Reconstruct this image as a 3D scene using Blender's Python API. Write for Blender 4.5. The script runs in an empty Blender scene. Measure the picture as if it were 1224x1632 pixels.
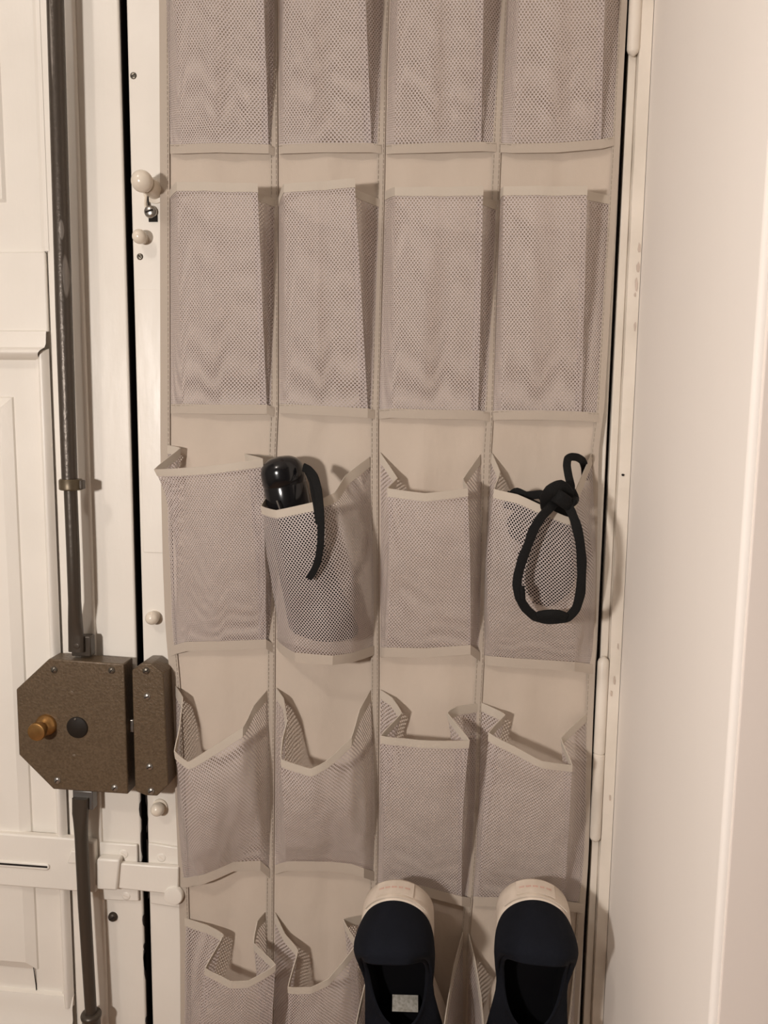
import bpy, math, random
from math import sin, cos, pi, radians
from mathutils import Vector, Matrix, noise

random.seed(7)
S = bpy.context.scene
COL = S.collection

# ------------------------------------------------------------------ camera
W, H, F = 1224, 1632, 1280.0
CAM_D = 0.87
YAW, PITCH, ROLL = radians(6.1), radians(7.1), radians(0.7)
CAM = Vector((0.0, -CAM_D, 1.40))
fw = Vector((-sin(YAW)*cos(PITCH), cos(YAW)*cos(PITCH), -sin(PITCH)))
rt = Vector((cos(YAW), sin(YAW), 0)); up = rt.cross(fw)
r2 = cos(ROLL)*rt + sin(ROLL)*up
u2 = -sin(ROLL)*rt + cos(ROLL)*up
cd = bpy.data.cameras.new('camera'); cam = bpy.data.objects.new('camera', cd); COL.objects.link(cam)
cd.sensor_fit = 'VERTICAL'; cd.sensor_height = 36; cd.lens = F/H*36; cd.clip_start = 0.01
cam.matrix_world = Matrix(((r2.x, u2.x, -fw.x, CAM.x), (r2.y, u2.y, -fw.y, CAM.y), (r2.z, u2.z, -fw.z, CAM.z), (0, 0, 0, 1)))
S.camera = cam

# ------------------------------------------------------------------ world, lamps, exposure
w = bpy.data.worlds.new('world'); S.world = w; w.use_nodes = True
w.node_tree.nodes['Background'].inputs[0].default_value = (1, .9, .78, 1)
w.node_tree.nodes['Background'].inputs[1].default_value = 0.0
S.view_settings.view_transform = 'Standard'; S.view_settings.look = 'None'
S.view_settings.gamma = 1; S.view_settings.use_curve_mapping = False
S.view_settings.exposure = 0.0
def lamp(name, loc, power, col, rad):
    l = bpy.data.lights.new(name, 'POINT'); l.energy = power; l.color = col; l.shadow_soft_size = rad
    o = bpy.data.objects.new(name, l); COL.objects.link(o); o.location = loc
    o['label'] = 'warm %s of the hall' % name.replace('_', ' '); o['category'] = 'lamp'
lamp('wall_lamp', (-0.58, -1.18, 1.43), 39, (1, .935, .885), .042)
lamp('ceiling_lamp', (-1.22, -1.80, 3.08), 31, (1, .925, .86), .06)

# ------------------------------------------------------------------ helpers
def P(px, py, d=0.0):
    """point on the plane parallel to the door, d metres in front of it, seen at that pixel"""
    v = fw*F + r2*(px-W/2) - u2*(py-H/2)
    return CAM + v*((-d - CAM.y)/v.y)
def X(px, py, d=0.0): return P(px, py, d).x
def Z(px, py, d=0.0): return P(px, py, d).z
def mean(l): return sum(l)/len(l)
def lerp(a, b, t): return a + (b-a)*t
def interp(tab, x):
    if x <= tab[0][0]:
        (x0, y0), (x1, y1) = tab[0], tab[1]
    elif x >= tab[-1][0]:
        (x0, y0), (x1, y1) = tab[-2], tab[-1]
    else:
        for i in range(len(tab)-1):
            if tab[i][0] <= x <= tab[i+1][0]:
                (x0, y0), (x1, y1) = tab[i], tab[i+1]; break
    return y0 + (y1-y0)*(x-x0)/(x1-x0)

class MB:
    def __init__(s): s.v = []; s.f = []; s.uv = None
    def add(s, vs, fs):
        n = len(s.v); s.v += [Vector(p) for p in vs]; s.f += [tuple(i+n for i in f) for f in fs]; return s
    def box(s, x0, x1, y0, y1, z0, z1):
        return s.add([(x, y, z) for x in (x0, x1) for y in (y0, y1) for z in (z0, z1)],
                     [(0, 1, 3, 2), (4, 6, 7, 5), (0, 4, 5, 1), (2, 3, 7, 6), (0, 2, 6, 4), (1, 5, 7, 3)])
    def prism(s, poly, y0, y1, inset=0):
        """poly of (x, z), counter-clockwise seen from the front (-y); y0 is the front"""
        n = len(poly)
        vs = [(x, y0, z) for x, z in poly] + [(x, y1, z) for x, z in poly]
        fs = [tuple(range(n)), tuple(reversed(range(n, 2*n)))]
        fs += [((i+1) % n, i, i+n, (i+1) % n+n) for i in range(n)]
        return s.add(vs, fs)
    def lathe(s, p, axis, prof, seg=28):
        p = Vector(p); a = Vector(axis).normalized()
        b = a.orthogonal().normalized(); c = a.cross(b)
        rows = []
        for t, r in prof:
            rows.append([p + a*t + (b*cos(2*pi*k/seg) + c*sin(2*pi*k/seg))*max(r, 1e-5) for k in range(seg)])
        n = len(s.v); m = len(rows)
        fs = [(i*seg+k, i*seg+(k+1) % seg, (i+1)*seg+(k+1) % seg, (i+1)*seg+k) for i in range(m-1) for k in range(seg)]
        fs += [tuple(reversed(range(seg))), tuple(range((m-1)*seg, m*seg))]
        return s.add([q for r in rows for q in r], fs)
    def tube(s, pts, rad, seg=12, flat=None):
        """rad: number or list; flat: optional list of (scale across, scale toward viewer)"""
        pts = [Vector(p) for p in pts]; m = len(pts)
        if not isinstance(rad, (list, tuple)): rad = [rad]*m
        vs = []
        for i, p in enumerate(pts):
            t = (pts[min(i+1, m-1)] - pts[max(i-1, 0)]).normalized()
            ref = Vector((0, -1, 0)) if abs(t.y) < .9 else Vector((0, 0, 1))
            side = t.cross(ref).normalized(); nrm = side.cross(t).normalized()
            fa, fb = flat[i] if flat else (1, 1)
            for k in range(seg):
                a = 2*pi*k/seg
                ca, sa = cos(a), sin(a)
                if flat:
                    ca = math.copysign(abs(ca)**.5, ca); sa = math.copysign(abs(sa)**.5, sa)
                vs.append(p + (side*ca*fa + nrm*sa*fb)*rad[i])
        fs = [(i*seg+k, (i+1)*seg+k, (i+1)*seg+(k+1) % seg, i*seg+(k+1) % seg) for i in range(m-1) for k in range(seg)]
        fs += [tuple(range(seg)), tuple(reversed(range((m-1)*seg, m*seg)))]
        return s.add(vs, fs)
    def grid(s, rows, uvs=None, closed=False):
        n = len(s.v); c = len(rows[0])
        s.v += [Vector(p) for r in rows for p in r]
        cc = c if closed else c-1
        for i in range(len(rows)-1):
            for k in range(cc):
                k2 = (k+1) % c
                s.f.append((n+i*c+k, n+(i+1)*c+k, n+(i+1)*c+k2, n+i*c+k2))
        if uvs is not None:
            s.uv = (s.uv or []) + [q for r in uvs for q in r]
        return s
    def build(s, name, mat, parent=None, loc=None, bevel=0, segs=2, solid=0, offset=0, angle=40, subsurf=0, smooth=True):
        o0 = Vector((0, 0, 0))
        if parent is not None:
            r = parent
            while r.parent: r = r.parent
            o0 = r.location.copy()
        elif loc is not None:
            o0 = Vector(loc)
        me = bpy.data.meshes.new(name)
        me.from_pydata([tuple(p - o0) for p in s.v], [], s.f)
        if s.uv:
            lay = me.uv_layers.new(name='uv')
            for l in me.loops: lay.data[l.index].uv = s.uv[l.vertex_index]
        me.materials.append(mat)
        if smooth:
            me.polygons.foreach_set('use_smooth', [True]*len(me.polygons))
            me.set_sharp_from_angle(angle=radians(angle))
        me.update()
        o = bpy.data.objects.new(name, me); COL.objects.link(o)
        if parent is not None: o.parent = parent
        elif loc is not None: o.location = o0
        if bevel:
            m = o.modifiers.new('bevel', 'BEVEL'); m.width = bevel; m.segments = segs; m.limit_method = 'ANGLE'; m.angle_limit = radians(30)
            m.harden_normals = False
        if solid:
            m = o.modifiers.new('solid', 'SOLIDIFY'); m.thickness = solid; m.offset = offset
            m = o.modifiers.new('split', 'EDGE_SPLIT'); m.split_angle = radians(40)
        if subsurf:
            m = o.modifiers.new('sub', 'SUBSURF'); m.levels = subsurf; m.render_levels = subsurf
        return o

def thing(name, label, cat, loc, group=None):
    o = bpy.data.objects.new(name, None); COL.objects.link(o); o.location = loc
    o.empty_display_size = .05
    o['label'] = label; o['category'] = cat
    if group: o['group'] = group
    return o
def struct(o): o['kind'] = 'structure'; return o
def holder(name, loc):
    o = bpy.data.objects.new(name, None); COL.objects.link(o); o.location = loc; o['kind'] = 'structure'; return o

# ------------------------------------------------------------------ materials
def mat(name, col, rough=.5, metal=0, bump=None, vary=None, spec=.5, sheen=0, coat=0):
    m = bpy.data.materials.new(name); m.use_nodes = True
    nt = m.node_tree; b = nt.nodes['Principled BSDF']
    b.inputs['Base Color'].default_value = (*col, 1); b.inputs['Roughness'].default_value = rough
    b.inputs['Metallic'].default_value = metal; b.inputs['Specular IOR Level'].default_value = spec
    b.inputs['Sheen Weight'].default_value = sheen; b.inputs['Coat Weight'].default_value = coat
    tc = nt.nodes.new('ShaderNodeTexCoord')
    if vary:                                   # (scale, amount, detail): colour mottling
        n = nt.nodes.new('ShaderNodeTexNoise'); n.inputs['Scale'].default_value = vary[0]; n.inputs['Detail'].default_value = 5
        nt.links.new(tc.outputs['Object'], n.inputs['Vector'])
        mx = nt.nodes.new('ShaderNodeMix'); mx.data_type = 'RGBA'
        k = vary[1]; tint = vary[2] if len(vary) > 2 else (1-k, 1-k*1.05, 1-k*1.15)
        mx.inputs[6].default_value = (*col, 1)
        mx.inputs[7].default_value = (*[c*t for c, t in zip(col, tint)], 1)
        rp = nt.nodes.new('ShaderNodeMapRange'); rp.inputs[1].default_value = .35; rp.inputs[2].default_value = .7
        nt.links.new(n.outputs['Fac'], rp.inputs[0]); nt.links.new(rp.outputs[0], mx.inputs[0])
        nt.links.new(mx.outputs[2], b.inputs['Base Color'])
    if bump:                                   # list of (scale xyz or number, strength, distance)
        prev = None
        for sc, st, dist in bump:
            n = nt.nodes.new('ShaderNodeTexNoise'); n.inputs['Scale'].default_value = 1; n.inputs['Detail'].default_value = 4
            mp = nt.nodes.new('ShaderNodeMapping'); mp.inputs['Scale'].default_value = sc if isinstance(sc, tuple) else (sc, sc, sc)
            nt.links.new(tc.outputs['Object'], mp.inputs[0]); nt.links.new(mp.outputs[0], n.inputs['Vector'])
            bp = nt.nodes.new('ShaderNodeBump'); bp.inputs['Strength'].default_value = st; bp.inputs['Distance'].default_value = dist
            nt.links.new(n.outputs['Fac'], bp.inputs['Height'])
            if prev: nt.links.new(prev.outputs[0], bp.inputs['Normal'])
            prev = bp
        nt.links.new(prev.outputs[0], b.inputs['Normal'])
    return m

PAINT = (.80, .75, .675)
M_door = mat('cream_gloss_paint', PAINT, .34, vary=(9, .06), bump=[((30, 30, 8), .35, .003), (140, .12, .001)])
M_jamb = mat('cream_jamb_paint', (.77, .70, .61), .42, vary=(16, .14), bump=[(60, .4, .002)])
M_wall = mat('matt_wall_paint', (.89, .835, .775), .75, vary=(3, .03), bump=[(220, .12, .001)])
M_knobpaint = mat('ivory_knob_paint', (.74, .66, .55), .22, vary=(60, .1))
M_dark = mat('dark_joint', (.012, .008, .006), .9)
M_lock = mat('hammered_brown_enamel', (.140, .098, .060), .38, .25, vary=(420, .32), bump=[(420, .6, .0009)])
M_lockside = M_lock
M_steel = mat('zinc_steel', (.45, .43, .40), .3, .9, vary=(300, .2))
M_screw = mat('dull_screw_steel', (.20, .18, .15), .35, .8, vary=(500, .4))
M_brass = mat('worn_brass', (.45, .25, .09), .33, .85, vary=(120, .25))
M_black = mat('gloss_black_plastic', (.006, .006, .007), .16)
M_blackfab = mat('black_nylon', (.008, .008, .009), .75, spec=.3, bump=[(400, .3, .001)])
M_web = mat('black_webbing', (.0065, .0062, .006), .8, spec=.2, bump=[((900, 900, 900), .5, .0008)])
M_cyl = mat('black_cylinder_cover', (.017, .013, .010), .6, 0, spec=.2)
M_tape = mat('beige_binding', (.44, .372, .305), .8, sheen=.15, bump=[(500, .2, .0006)])
M_hem = mat('pale_hem_binding', (.50, .435, .36), .75, sheen=.15, bump=[(500, .2, .0006)])
M_thread = mat('sewing_thread', (.40, .345, .28), .8)
M_navy = mat('navy_canvas', (.0075, .0088, .0135), .9, spec=.15, vary=(25, .3), bump=[(900, .5, .0006)])
M_lining = mat('dark_shoe_lining', (.004, .004, .005), .95, spec=.1)
M_rubber = mat('off_white_rubber', (.72, .62, .52), .55, vary=(35, .2), bump=[(200, .15, .0006)])
M_print = mat('faded_red_print', (.58, .34, .27), .6, vary=(180, .35, (1.1, 1.35, 1.4)))
M_tag = mat('shoe_size_tag', (.33, .31, .27), .7, vary=(330, .45))
M_wall2 = mat('shaded_wall_paint', (.80, .715, .65), .75, vary=(3, .03), bump=[(220, .12, .001)])  # dimmer, pinker tone stands in for the weaker light on this wall face
M_hall = mat('hall_grey_brown_paint', (.20, .18, .16), .8)
M_floor = mat('oak_boards', (.42, .24, .14), .4, vary=(6, .3), bump=[((4, 60, 4), .3, .002)])
M_wear = mat('bare_filler', (.60, .50, .43), .8, vary=(60, .2))

def rod_material():
    m = mat('brown_rod_enamel', (.078, .063, .05), .36, .45, bump=[(170, .4, .0015)])
    nt = m.node_tree; b = nt.nodes['Principled BSDF']
    g = nt.nodes.new('ShaderNodeNewGeometry')
    fac = None
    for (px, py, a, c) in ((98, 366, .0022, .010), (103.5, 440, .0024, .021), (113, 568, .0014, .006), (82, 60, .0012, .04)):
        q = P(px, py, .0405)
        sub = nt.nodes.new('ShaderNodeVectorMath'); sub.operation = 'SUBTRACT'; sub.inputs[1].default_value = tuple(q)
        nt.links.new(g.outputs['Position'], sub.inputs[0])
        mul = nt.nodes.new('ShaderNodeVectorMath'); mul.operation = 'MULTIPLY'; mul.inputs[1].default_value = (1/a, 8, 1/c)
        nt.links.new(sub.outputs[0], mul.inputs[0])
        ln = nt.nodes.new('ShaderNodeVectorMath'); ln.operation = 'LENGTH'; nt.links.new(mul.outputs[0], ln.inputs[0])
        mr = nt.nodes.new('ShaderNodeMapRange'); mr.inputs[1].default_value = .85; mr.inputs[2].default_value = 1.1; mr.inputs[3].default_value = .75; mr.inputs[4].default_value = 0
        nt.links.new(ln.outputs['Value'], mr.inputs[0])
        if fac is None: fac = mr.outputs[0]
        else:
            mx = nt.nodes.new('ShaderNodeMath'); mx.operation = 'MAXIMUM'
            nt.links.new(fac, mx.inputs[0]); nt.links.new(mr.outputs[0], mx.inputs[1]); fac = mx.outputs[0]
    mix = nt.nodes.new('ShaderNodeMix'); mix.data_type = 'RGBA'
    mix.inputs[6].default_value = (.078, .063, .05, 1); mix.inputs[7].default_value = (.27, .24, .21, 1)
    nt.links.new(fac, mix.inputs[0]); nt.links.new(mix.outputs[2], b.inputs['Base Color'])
    return m
M_rod = rod_material()
M_rodlow = mat('brown_rod_enamel_plain', (.070, .056, .043), .36, .4, bump=[(170, .3, .001)])

def backing_material():
    m = mat('beige_nonwoven_cloth', (.54, .455, .375), .85, vary=(11, .06), bump=[((13, 13, 8), .55, .010), (700, .25, .0006)])
    return m
M_back = backing_material()

def mesh_material(name, col, hole):
    """open netting: staggered round holes from the cloth's own UV, in metres"""
    m = bpy.data.materials.new(name); m.use_nodes = True; nt = m.node_tree; N = nt.nodes; L = nt.links
    b = N['Principled BSDF']; out = N['Material Output']
    b.inputs['Base Color'].default_value = (*col, 1); b.inputs['Roughness'].default_value = .6
    b.inputs['Sheen Weight'].default_value = .2
    def math_(op, a, c=None):
        n = N.new('ShaderNodeMath'); n.operation = op
        for i, q in enumerate((a, c)):
            if q is None: continue
            if isinstance(q, (int, float)): n.inputs[i].default_value = q
            else: L.new(q, n.inputs[i])
        return n.outputs[0]
    uv = N.new('ShaderNodeUVMap'); uv.uv_map = 'uv'
    sp = N.new('ShaderNodeSeparateXYZ'); L.new(uv.outputs[0], sp.inputs[0])
    p = .0034; q = p*.62
    u = math_('MULTIPLY', sp.outputs[0], 1/p); v = math_('MULTIPLY', sp.outputs[1], 1/(2*q))
    def cell(du, dv):
        a = math_('SUBTRACT', math_('FRACT', math_('ADD', u, du)), .5)
        c = math_('SUBTRACT', math_('FRACT', math_('ADD', v, dv)), .5)
        a = math_('MULTIPLY', a, p); c = math_('MULTIPLY', c, 2*q)
        return math_('SQRT', math_('ADD', math_('MULTIPLY', a, a), math_('MULTIPLY', c, c)))
    d = math_('MINIMUM', cell(0, 0), cell(.5, .5))
    hl = math_('LESS_THAN', d, hole)
    tr = N.new('ShaderNodeBsdfTransparent')
    tl = N.new('ShaderNodeBsdfTranslucent'); tl.inputs['Color'].default_value = (*col, 1)
    m1 = N.new('ShaderNodeMixShader'); m1.inputs[0].default_value = .15
    L.new(b.outputs[0], m1.inputs[1]); L.new(tl.outputs[0], m1.inputs[2])
    m2 = N.new('ShaderNodeMixShader'); L.new(hl, m2.inputs[0]); L.new(m1.outputs[0], m2.inputs[1]); L.new(tr.outputs[0], m2.inputs[2])
    L.new(m2.outputs[0], out.inputs['Surface'])
    return m
M_net = mesh_material('lilac_grey_netting', (.545, .470, .440), .00096)

# ================================================================== THE SETTING
GAP1L = mean([X(189.5, 0), X(207, 700), X(233, 1632)])
GAP1R = mean([X(199.5, 0), X(217, 700), X(246, 1632)])
R_EDGE = mean([X(998, 110), X(966, 684), X(923, 1632)])
FRAME_L = R_EDGE + .0036
WALL_X = mean([X(1038, 100, .008), X(1018, 450, .008), X(992, 1050, .008), X(968, 1500, .008)])
def corner_depth():
    best = None
    for i in range(100, 700):
        d = i/1000
        e = abs(X(1216, 330, d) - WALL_X) + abs(X(1168, 1100, d) - WALL_X)
        if best is None or e < best[0]: best = (e, d)
    return best[1]
COR_D = corner_depth()
DOOR_TOP = 2.10
LX0 = -1.02                       # left end of the left leaf (out of frame)

struct(MB().box(-1.6, 1.5, -3.4, .2, -.06, 0).build('floor', M_floor))
struct(MB().box(-1.6, 1.5, -3.4, .2, 3.30, 3.4).build('ceiling', M_wall))
struct(MB().box(-1.7, -1.6, -3.4, .2, 0, 3.30).build('wall_left', M_hall))
struct(MB().box(-1.6, 1.5, -3.5, -3.4, 0, 3.30).build('wall_rear', M_hall))
struct(MB().box(1.5, 1.6, -3.4, .2, 0, 3.30).build('wall_far_right', M_hall))
struct(MB().box(WALL_X, WALL_X+.10, -COR_D, .2, 0, 3.30).build('wall_right', M_wall, bevel=.004, segs=3))
struct(MB().box(WALL_X+.005, 1.5, -COR_D-.0012, -.06, 0, 3.30).build('wall_front', M_wall2, bevel=.001))
struct(MB().box(-1.6, LX0-.07, -.02, .2, 0, 3.30).build('wall_back', M_wall))
struct(MB().box(LX0-.07, WALL_X, -.02, .2, DOOR_TOP+.06, 3.30).build('wall_above', M_wall))
struct(MB().box(LX0-.07, WALL_X, .10, .2, 0, DOOR_TOP+.06).build('dark_backing', M_dark))  # unseen black sheet added behind the leaves so the gaps stay dark
struct(MB().box(LX0-.07, LX0-.004, -.012, .08, 0, DOOR_TOP+.06).build('trim_2', M_jamb, bevel=.003))
struct(MB().box(LX0-.004, FRAME_L, -.012, .08, DOOR_TOP+.006, DOOR_TOP+.06).build('trim_3', M_jamb, bevel=.003))

# right jamb: a narrow rebate next to the leaf, then the face with worn paint
tr1 = holder('trim_1', (FRAME_L, 0, 0))
MB().box(FRAME_L, FRAME_L+.008, -.001, .08, 0, DOOR_TOP+.06).build('rebate', M_jamb, tr1, bevel=.001)
fb = MB()
xs = [FRAME_L+.008 + (WALL_X-.0005-FRAME_L-.008)*t for t in (0, .08, .9, 1)]
rows = []
for i in range(90):
    z = (DOOR_TOP+.06)*i/89
    wob = .0008*noise.noise((0, 3, z*25))
    rows.append([Vector((xs[0]+wob, .002, z)), Vector((xs[1]+wob, -.0075, z)), Vector((xs[2], -.009+.0006*noise.noise((2, 1, z*14)), z)), Vector((xs[3], -.009, z))])
fb.grid([[r[k] for r in rows] for k in range(4)])
fb.build('jamb_face', M_jamb, tr1, angle=25)
def patch(pts, depth, mt, name, parent, th=.0004):
    m = MB(); m.prism([(p.x, p.z) for p in pts], -depth-th, -depth+.0005); return m.build(name, mt, parent, smooth=False)
rw = random.Random(3)
for (px, py, a, c) in ((1019, 395, 2.6, 10), (1017, 425, 3, 9), (1014, 452, 2.4, 12), (1012, 520, 2, 8), (993, 757, 2.6, 3), (979, 1085, 1.6, 7), (974, 1105, 1.6, 6),
                       (972, 1272, 1.4, 6), (985, 1030, 1.4, 6), (1012, 470, 1.6, 4)):
    pts = []
    for k in range(9):
        t = -2*pi*k/9
        pts.append(P(px + a*cos(t)*rw.uniform(.6, 1.1), py + c*sin(t)*rw.uniform(.6, 1.1), .009))
    pts.reverse()
    patch(pts, .0091, M_dark if py == 757 else mats_chip if False else M_wear, 'paint_chip', tr1)

# ---- left leaf
d1 = holder('door_1', (GAP1L, 0, 0))
BAND_L = mean([X(71, 400, .008), X(94, 950, .008), X(109, 1300, .008), X(114, 1600, .008)])
BAND_R = mean([X(106, 0, .009), X(146, 950, .009), X(169, 1471, .009)])
YB = .045
MB().box(BAND_R-.002, GAP1L, 0, YB, .005, DOOR_TOP).build('stile', M_door, d1, bevel=.0022)
MB().box(BAND_L, BAND_R, -.004, YB-.002, .005, DOOR_TOP).build('stile_moulding', M_door, d1, bevel=.003, segs=3)
PX1 = BAND_L - .0016              # panels end just short of the moulding: an open joint
zr_top, zr_bot = Z(30, 401, .004), Z(30, 529, .004)
zlow = Z(60, 1596, .004)
zlow2 = Z(60, 1720, .004)
MB().box(LX0, PX1, .000, YB-.004, .005, DOOR_TOP).build('panel_board', M_door, d1)
MB().box(LX0, PX1, -.0045, .004, zr_bot, zr_top).build('rail', M_door, d1, bevel=.002)
MB().box(LX0, PX1, -.0045, .004, .005, zlow2).build('rail', M_door, d1, bevel=.002)
def profile_h(z_list, x0, x1, miter=0):
    """horizontal moulding: list of (z, depth); ends mitred on the right by miter per depth"""
    m = MB(); rows = []
    for z, d, cut in z_list: rows.append([Vector((x0, -d, z)), Vector((x1-cut, -d, z))])
    m.grid(rows); return m
za, zb = zr_bot, Z(30, 577, .01)
h = za-zb
cutmax = .010
prof = [(za+.0005, .004, 0), (za, .0085, 0), (za-h*.08, .0095, 0), (za-h*.40, .0105, .0), (za-h*.50, .013, .0)]
for k in range(9):
    t = k/8; a = pi*t
    prof.append((za-h*(.52+.34*t), .013+.007*sin(a)-.004*t, cutmax*t))
prof += [(za-h*.90, .003, cutmax*1.1), (za-h*.92, -.001, cutmax*1.1)]
profile_h(prof, LX0, PX1, 0).build('panel_moulding', M_door, d1, angle=50)
# vertical return of that moulding along the lower panel
xa, xb = PX1, PX1-.0155
rows = []
for k in range(9):
    t = k/8
    dd = .004 + .009*sin(pi*min(1, t*1.15))*(1-.3*t)
    xx = lerp(xa, xb, t)
    rows.append([Vector((xx, -dd, za-h*(.55+.30*t))), Vector((xx, -dd, zlow))])
rows.append([Vector((xb-.0006, .001, za-h*.85)), Vector((xb-.0006, .001, zlow))])
m = MB(); m.grid([[r[k] for r in rows] for k in (1, 0)]); m.build('panel_moulding', M_door, d1, angle=50)
# bottom moulding of the lower panel
zc = Z(60, 1583, .006); hb = zc - zlow2
prof = [(zc, 0, 0), (zc-.001, .006, 0), (zc-hb*.12, .0095, 0), (zc-hb*.25, .009, 0), (zc-hb*.3, .012, 0), (zc-hb*.5, .013, 0), (zc-hb*.7, .011, 0), (zc-hb, .0045, 0)]
profile_h(prof, LX0, PX1, 0).build('panel_moulding', M_door, d1, angle=50)
# upper panel: thin frame bead and raised field
xu = mean([X(62, 100, .003), X(70, 300, .003)])
zu = zr_top
m = MB()
rows = []
for k in range(7):
    t = k/6; dd = .0005+.004*sin(pi*t*.5+.15)
    rows.append([Vector((lerp(xu-.006, xu+.004, t), -dd, DOOR_TOP-.12)), Vector((lerp(xu-.006, xu+.004, t), -dd, zu))])
m.grid(rows); m.grid([[Vector((xu+.004, -.0045, DOOR_TOP-.12)), Vector((xu+.004, -.0045, zu))], [Vector((PX1, -.0045, DOOR_TOP-.12)), Vector((PX1, -.0045, zu))]])
m.build('panel_moulding', M_door, d1, angle=50)
def raised_field(x0, x1, z0, z1, wd, dp):
    m = MB()
    o = [(x0, z0), (x1, z0), (x1, z1), (x0, z1)]; i = [(x0+wd, z0+wd), (x1-wd, z0+wd), (x1-wd, z1-wd), (x0+wd, z1-wd)]
    e = .0015
    b_ = [(x0-e, z0-e), (x1+e, z0-e), (x1+e, z1+e), (x0-e, z1+e)]
    vs = [(x, .0005, z) for x, z in b_] + [(x, -dp*.3, z) for x, z in o] + [(x, -dp, z) for x, z in i]
    fs = [(8, 9, 10, 11)] + [((k+1) % 4, (k+1) % 4+4, k+4, k) for k in range(4)] + [((k+1) % 4+4, (k+1) % 4+8, k+8, k+4) for k in range(4)]
    fs = [tuple(reversed(f)) if n else f for n, f in enumerate(fs)]
    return m.add(vs, fs)
xf = mean([X(18, 640, .004), X(31, 950, .004), X(45, 1300, .004), X(59, 1530, .004)])
raised_field(LX0+.10, xf, Z(59, 1545, .003), Z(18, 634, .003), .0115, .0075).build('raised_panel', M_door, d1, smooth=False)
xf2 = mean([X(5, 300, .003), X(2, 200, .003)])
raised_field(LX0+.10, xf2, Z(5, 320, .003), DOOR_TOP-.17, .0022, .003).build('raised_panel', M_door, d1, smooth=False)
# split in the panel paint, lower left
cr = [(49, 1478), (50.5, 1500), (51, 1525), (54, 1545), (57.5, 1570), (59, 1594)]
m = MB(); m.tube([P(x, y, .0008 if y > 1546 else .003) for x, y in cr], [.0002, .0006, .0003, .0006, .0007, .0004], 6); m.build('paint_crack', M_dark, d1)

def screw(px, py, d, r, parent, mt=M_screw, name='screw', slot=True, dome=.5, tilt=.6):
    c = P(px, py, d); hh = r*dome
    prof = [(-.002, r), (0, r), (hh*.55, r*.9), (hh*.85, r*.6), (hh, r*.25), (hh*1.01, 0)]
    o = MB().lathe(c, (0, -1, 0), prof, 18).build(name, mt, parent, angle=60)
    if slot:
        s_ = MB(); a = Vector((cos(tilt), 0, sin(tilt))); b_ = Vector((-sin(tilt), 0, cos(tilt))); f_ = Vector((0, -1, 0))*(hh*1.06); q = c
        L_, W_ = r*.62, r*.13
        s_.add([q+f_+a*L_+b_*W_, q+f_-a*L_+b_*W_, q+f_-a*L_-b_*W_, q+f_+a*L_-b_*W_,
                q+a*L_+b_*W_, q-a*L_+b_*W_, q-a*L_-b_*W_, q+a*L_-b_*W_],
               [(0, 1, 2, 3), (0, 4, 5, 1), (1, 5, 6, 2), (2, 6, 7, 3), (3, 7, 4, 0)])
        s_.build('slot', M_jamb if mt is M_door else M_dark, o, smooth=False)
    return o
screw(180, 1461, .001, .0058, d1, mat('rusty_screw', (.05, .038, .028), .5, .4), dome=.7)

# ---- right leaf
d2 = holder('door_2', (GAP1R, 0, 0))
MB().box(GAP1R, R_EDGE, 0, YB, .005, DOOR_TOP).build('leaf', M_door, d2, bevel=.002)
MB().box(GAP1R-.012, GAP1R+.012, YB+.0005, YB+.02, .005, DOOR_TOP).build('rebate_strip', M_dark, d2)  # coloured near-black for the deep shade behind the gap
MB().box(GAP1R-.0006, GAP1R, .0028, YB, .005, DOOR_TOP).build('gap_shade_strip', M_dark, d2)  # dark strips on the leaf edges paint in the shade inside the joints
MB().box(GAP1L, GAP1L+.0006, .0028, YB, .005, DOOR_TOP).build('gap_shade_strip', M_dark, d1)
MB().box(R_EDGE, R_EDGE+.0005, .003, YB, .005, DOOR_TOP).build('gap_shade_strip', M_dark, d2)
pl = P(232, 461, .001)
MB().box(GAP1R+.004, X(300, 461), -.0016, .001, Z(232, 880), Z(232, 461)).build('lock_edge_plate', M_door, d2, bevel=.0006)
screw(212.5, 120.5, .0003, .0036, d2, M_screw, dome=.25)
screw(223, 409, .0003, .0036, d2, M_screw, dome=.25, tilt=-.8)
def knob(px, py, r, length, parent, mt, name='knob', stem=.45, base=1.05):
    """px, py: where the ball's centre shows; the stem runs back to the leaf"""
    c = P(px, py, length); 
    prof = [(-length, r*base*.8), (-length+.002, r*base*.8), (-length+.003, r*stem), (-r*.85, r*stem)]
    for k in range(1, 13):
        a = -pi*.72 + (pi*.72+pi/2)*k/12
        prof.append((sin(a)*r*.92 if k > 0 else 0, cos(a)*r if cos(a) > 0 else 0.0))
    prof = [p for i, p in enumerate(prof)]
    return MB().lathe(c, (0, -1, 0), sorted_prof(prof), 28).build(name, mt, parent, angle=60)
def sorted_prof(p):
    out = [p[0]]
    for q in p[1:]:
        if q[0] >= out[-1][0]-1e-6: out.append(q)
    return out
def ball_knob(px, py, r, length, parent, mt, name='knob', stem=.5, flange=.0):
    c = P(px, py, length)
    prof = [(-length, max(flange, r*stem)), (-length+.0025, max(flange, r*stem)), (-length+.003, r*stem), (-r*.83, r*stem)]
    for k in range(13):
        a = -pi*.31 + (pi*.31+pi/2)*k/12
        prof.append((sin(a)*r, cos(a)*r))
    prof = [prof[0]] + [q for i, q in enumerate(prof[1:])]
    return MB().lathe(c, (0, -1, 0), sorted_prof(prof), 28).build(name, mt, parent, angle=70)
ball_knob(226.5, 289, .0112, .036, d2, M_knobpaint, 'door_knob', .85, .0135)
ball_knob(222.5, 377, .0078, .012, d2, M_knobpaint, 'latch_button', .7, .0)
ball_knob(242.5, 985, .0078, .008, d2, M_knobpaint, 'latch_button', .9)
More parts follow.
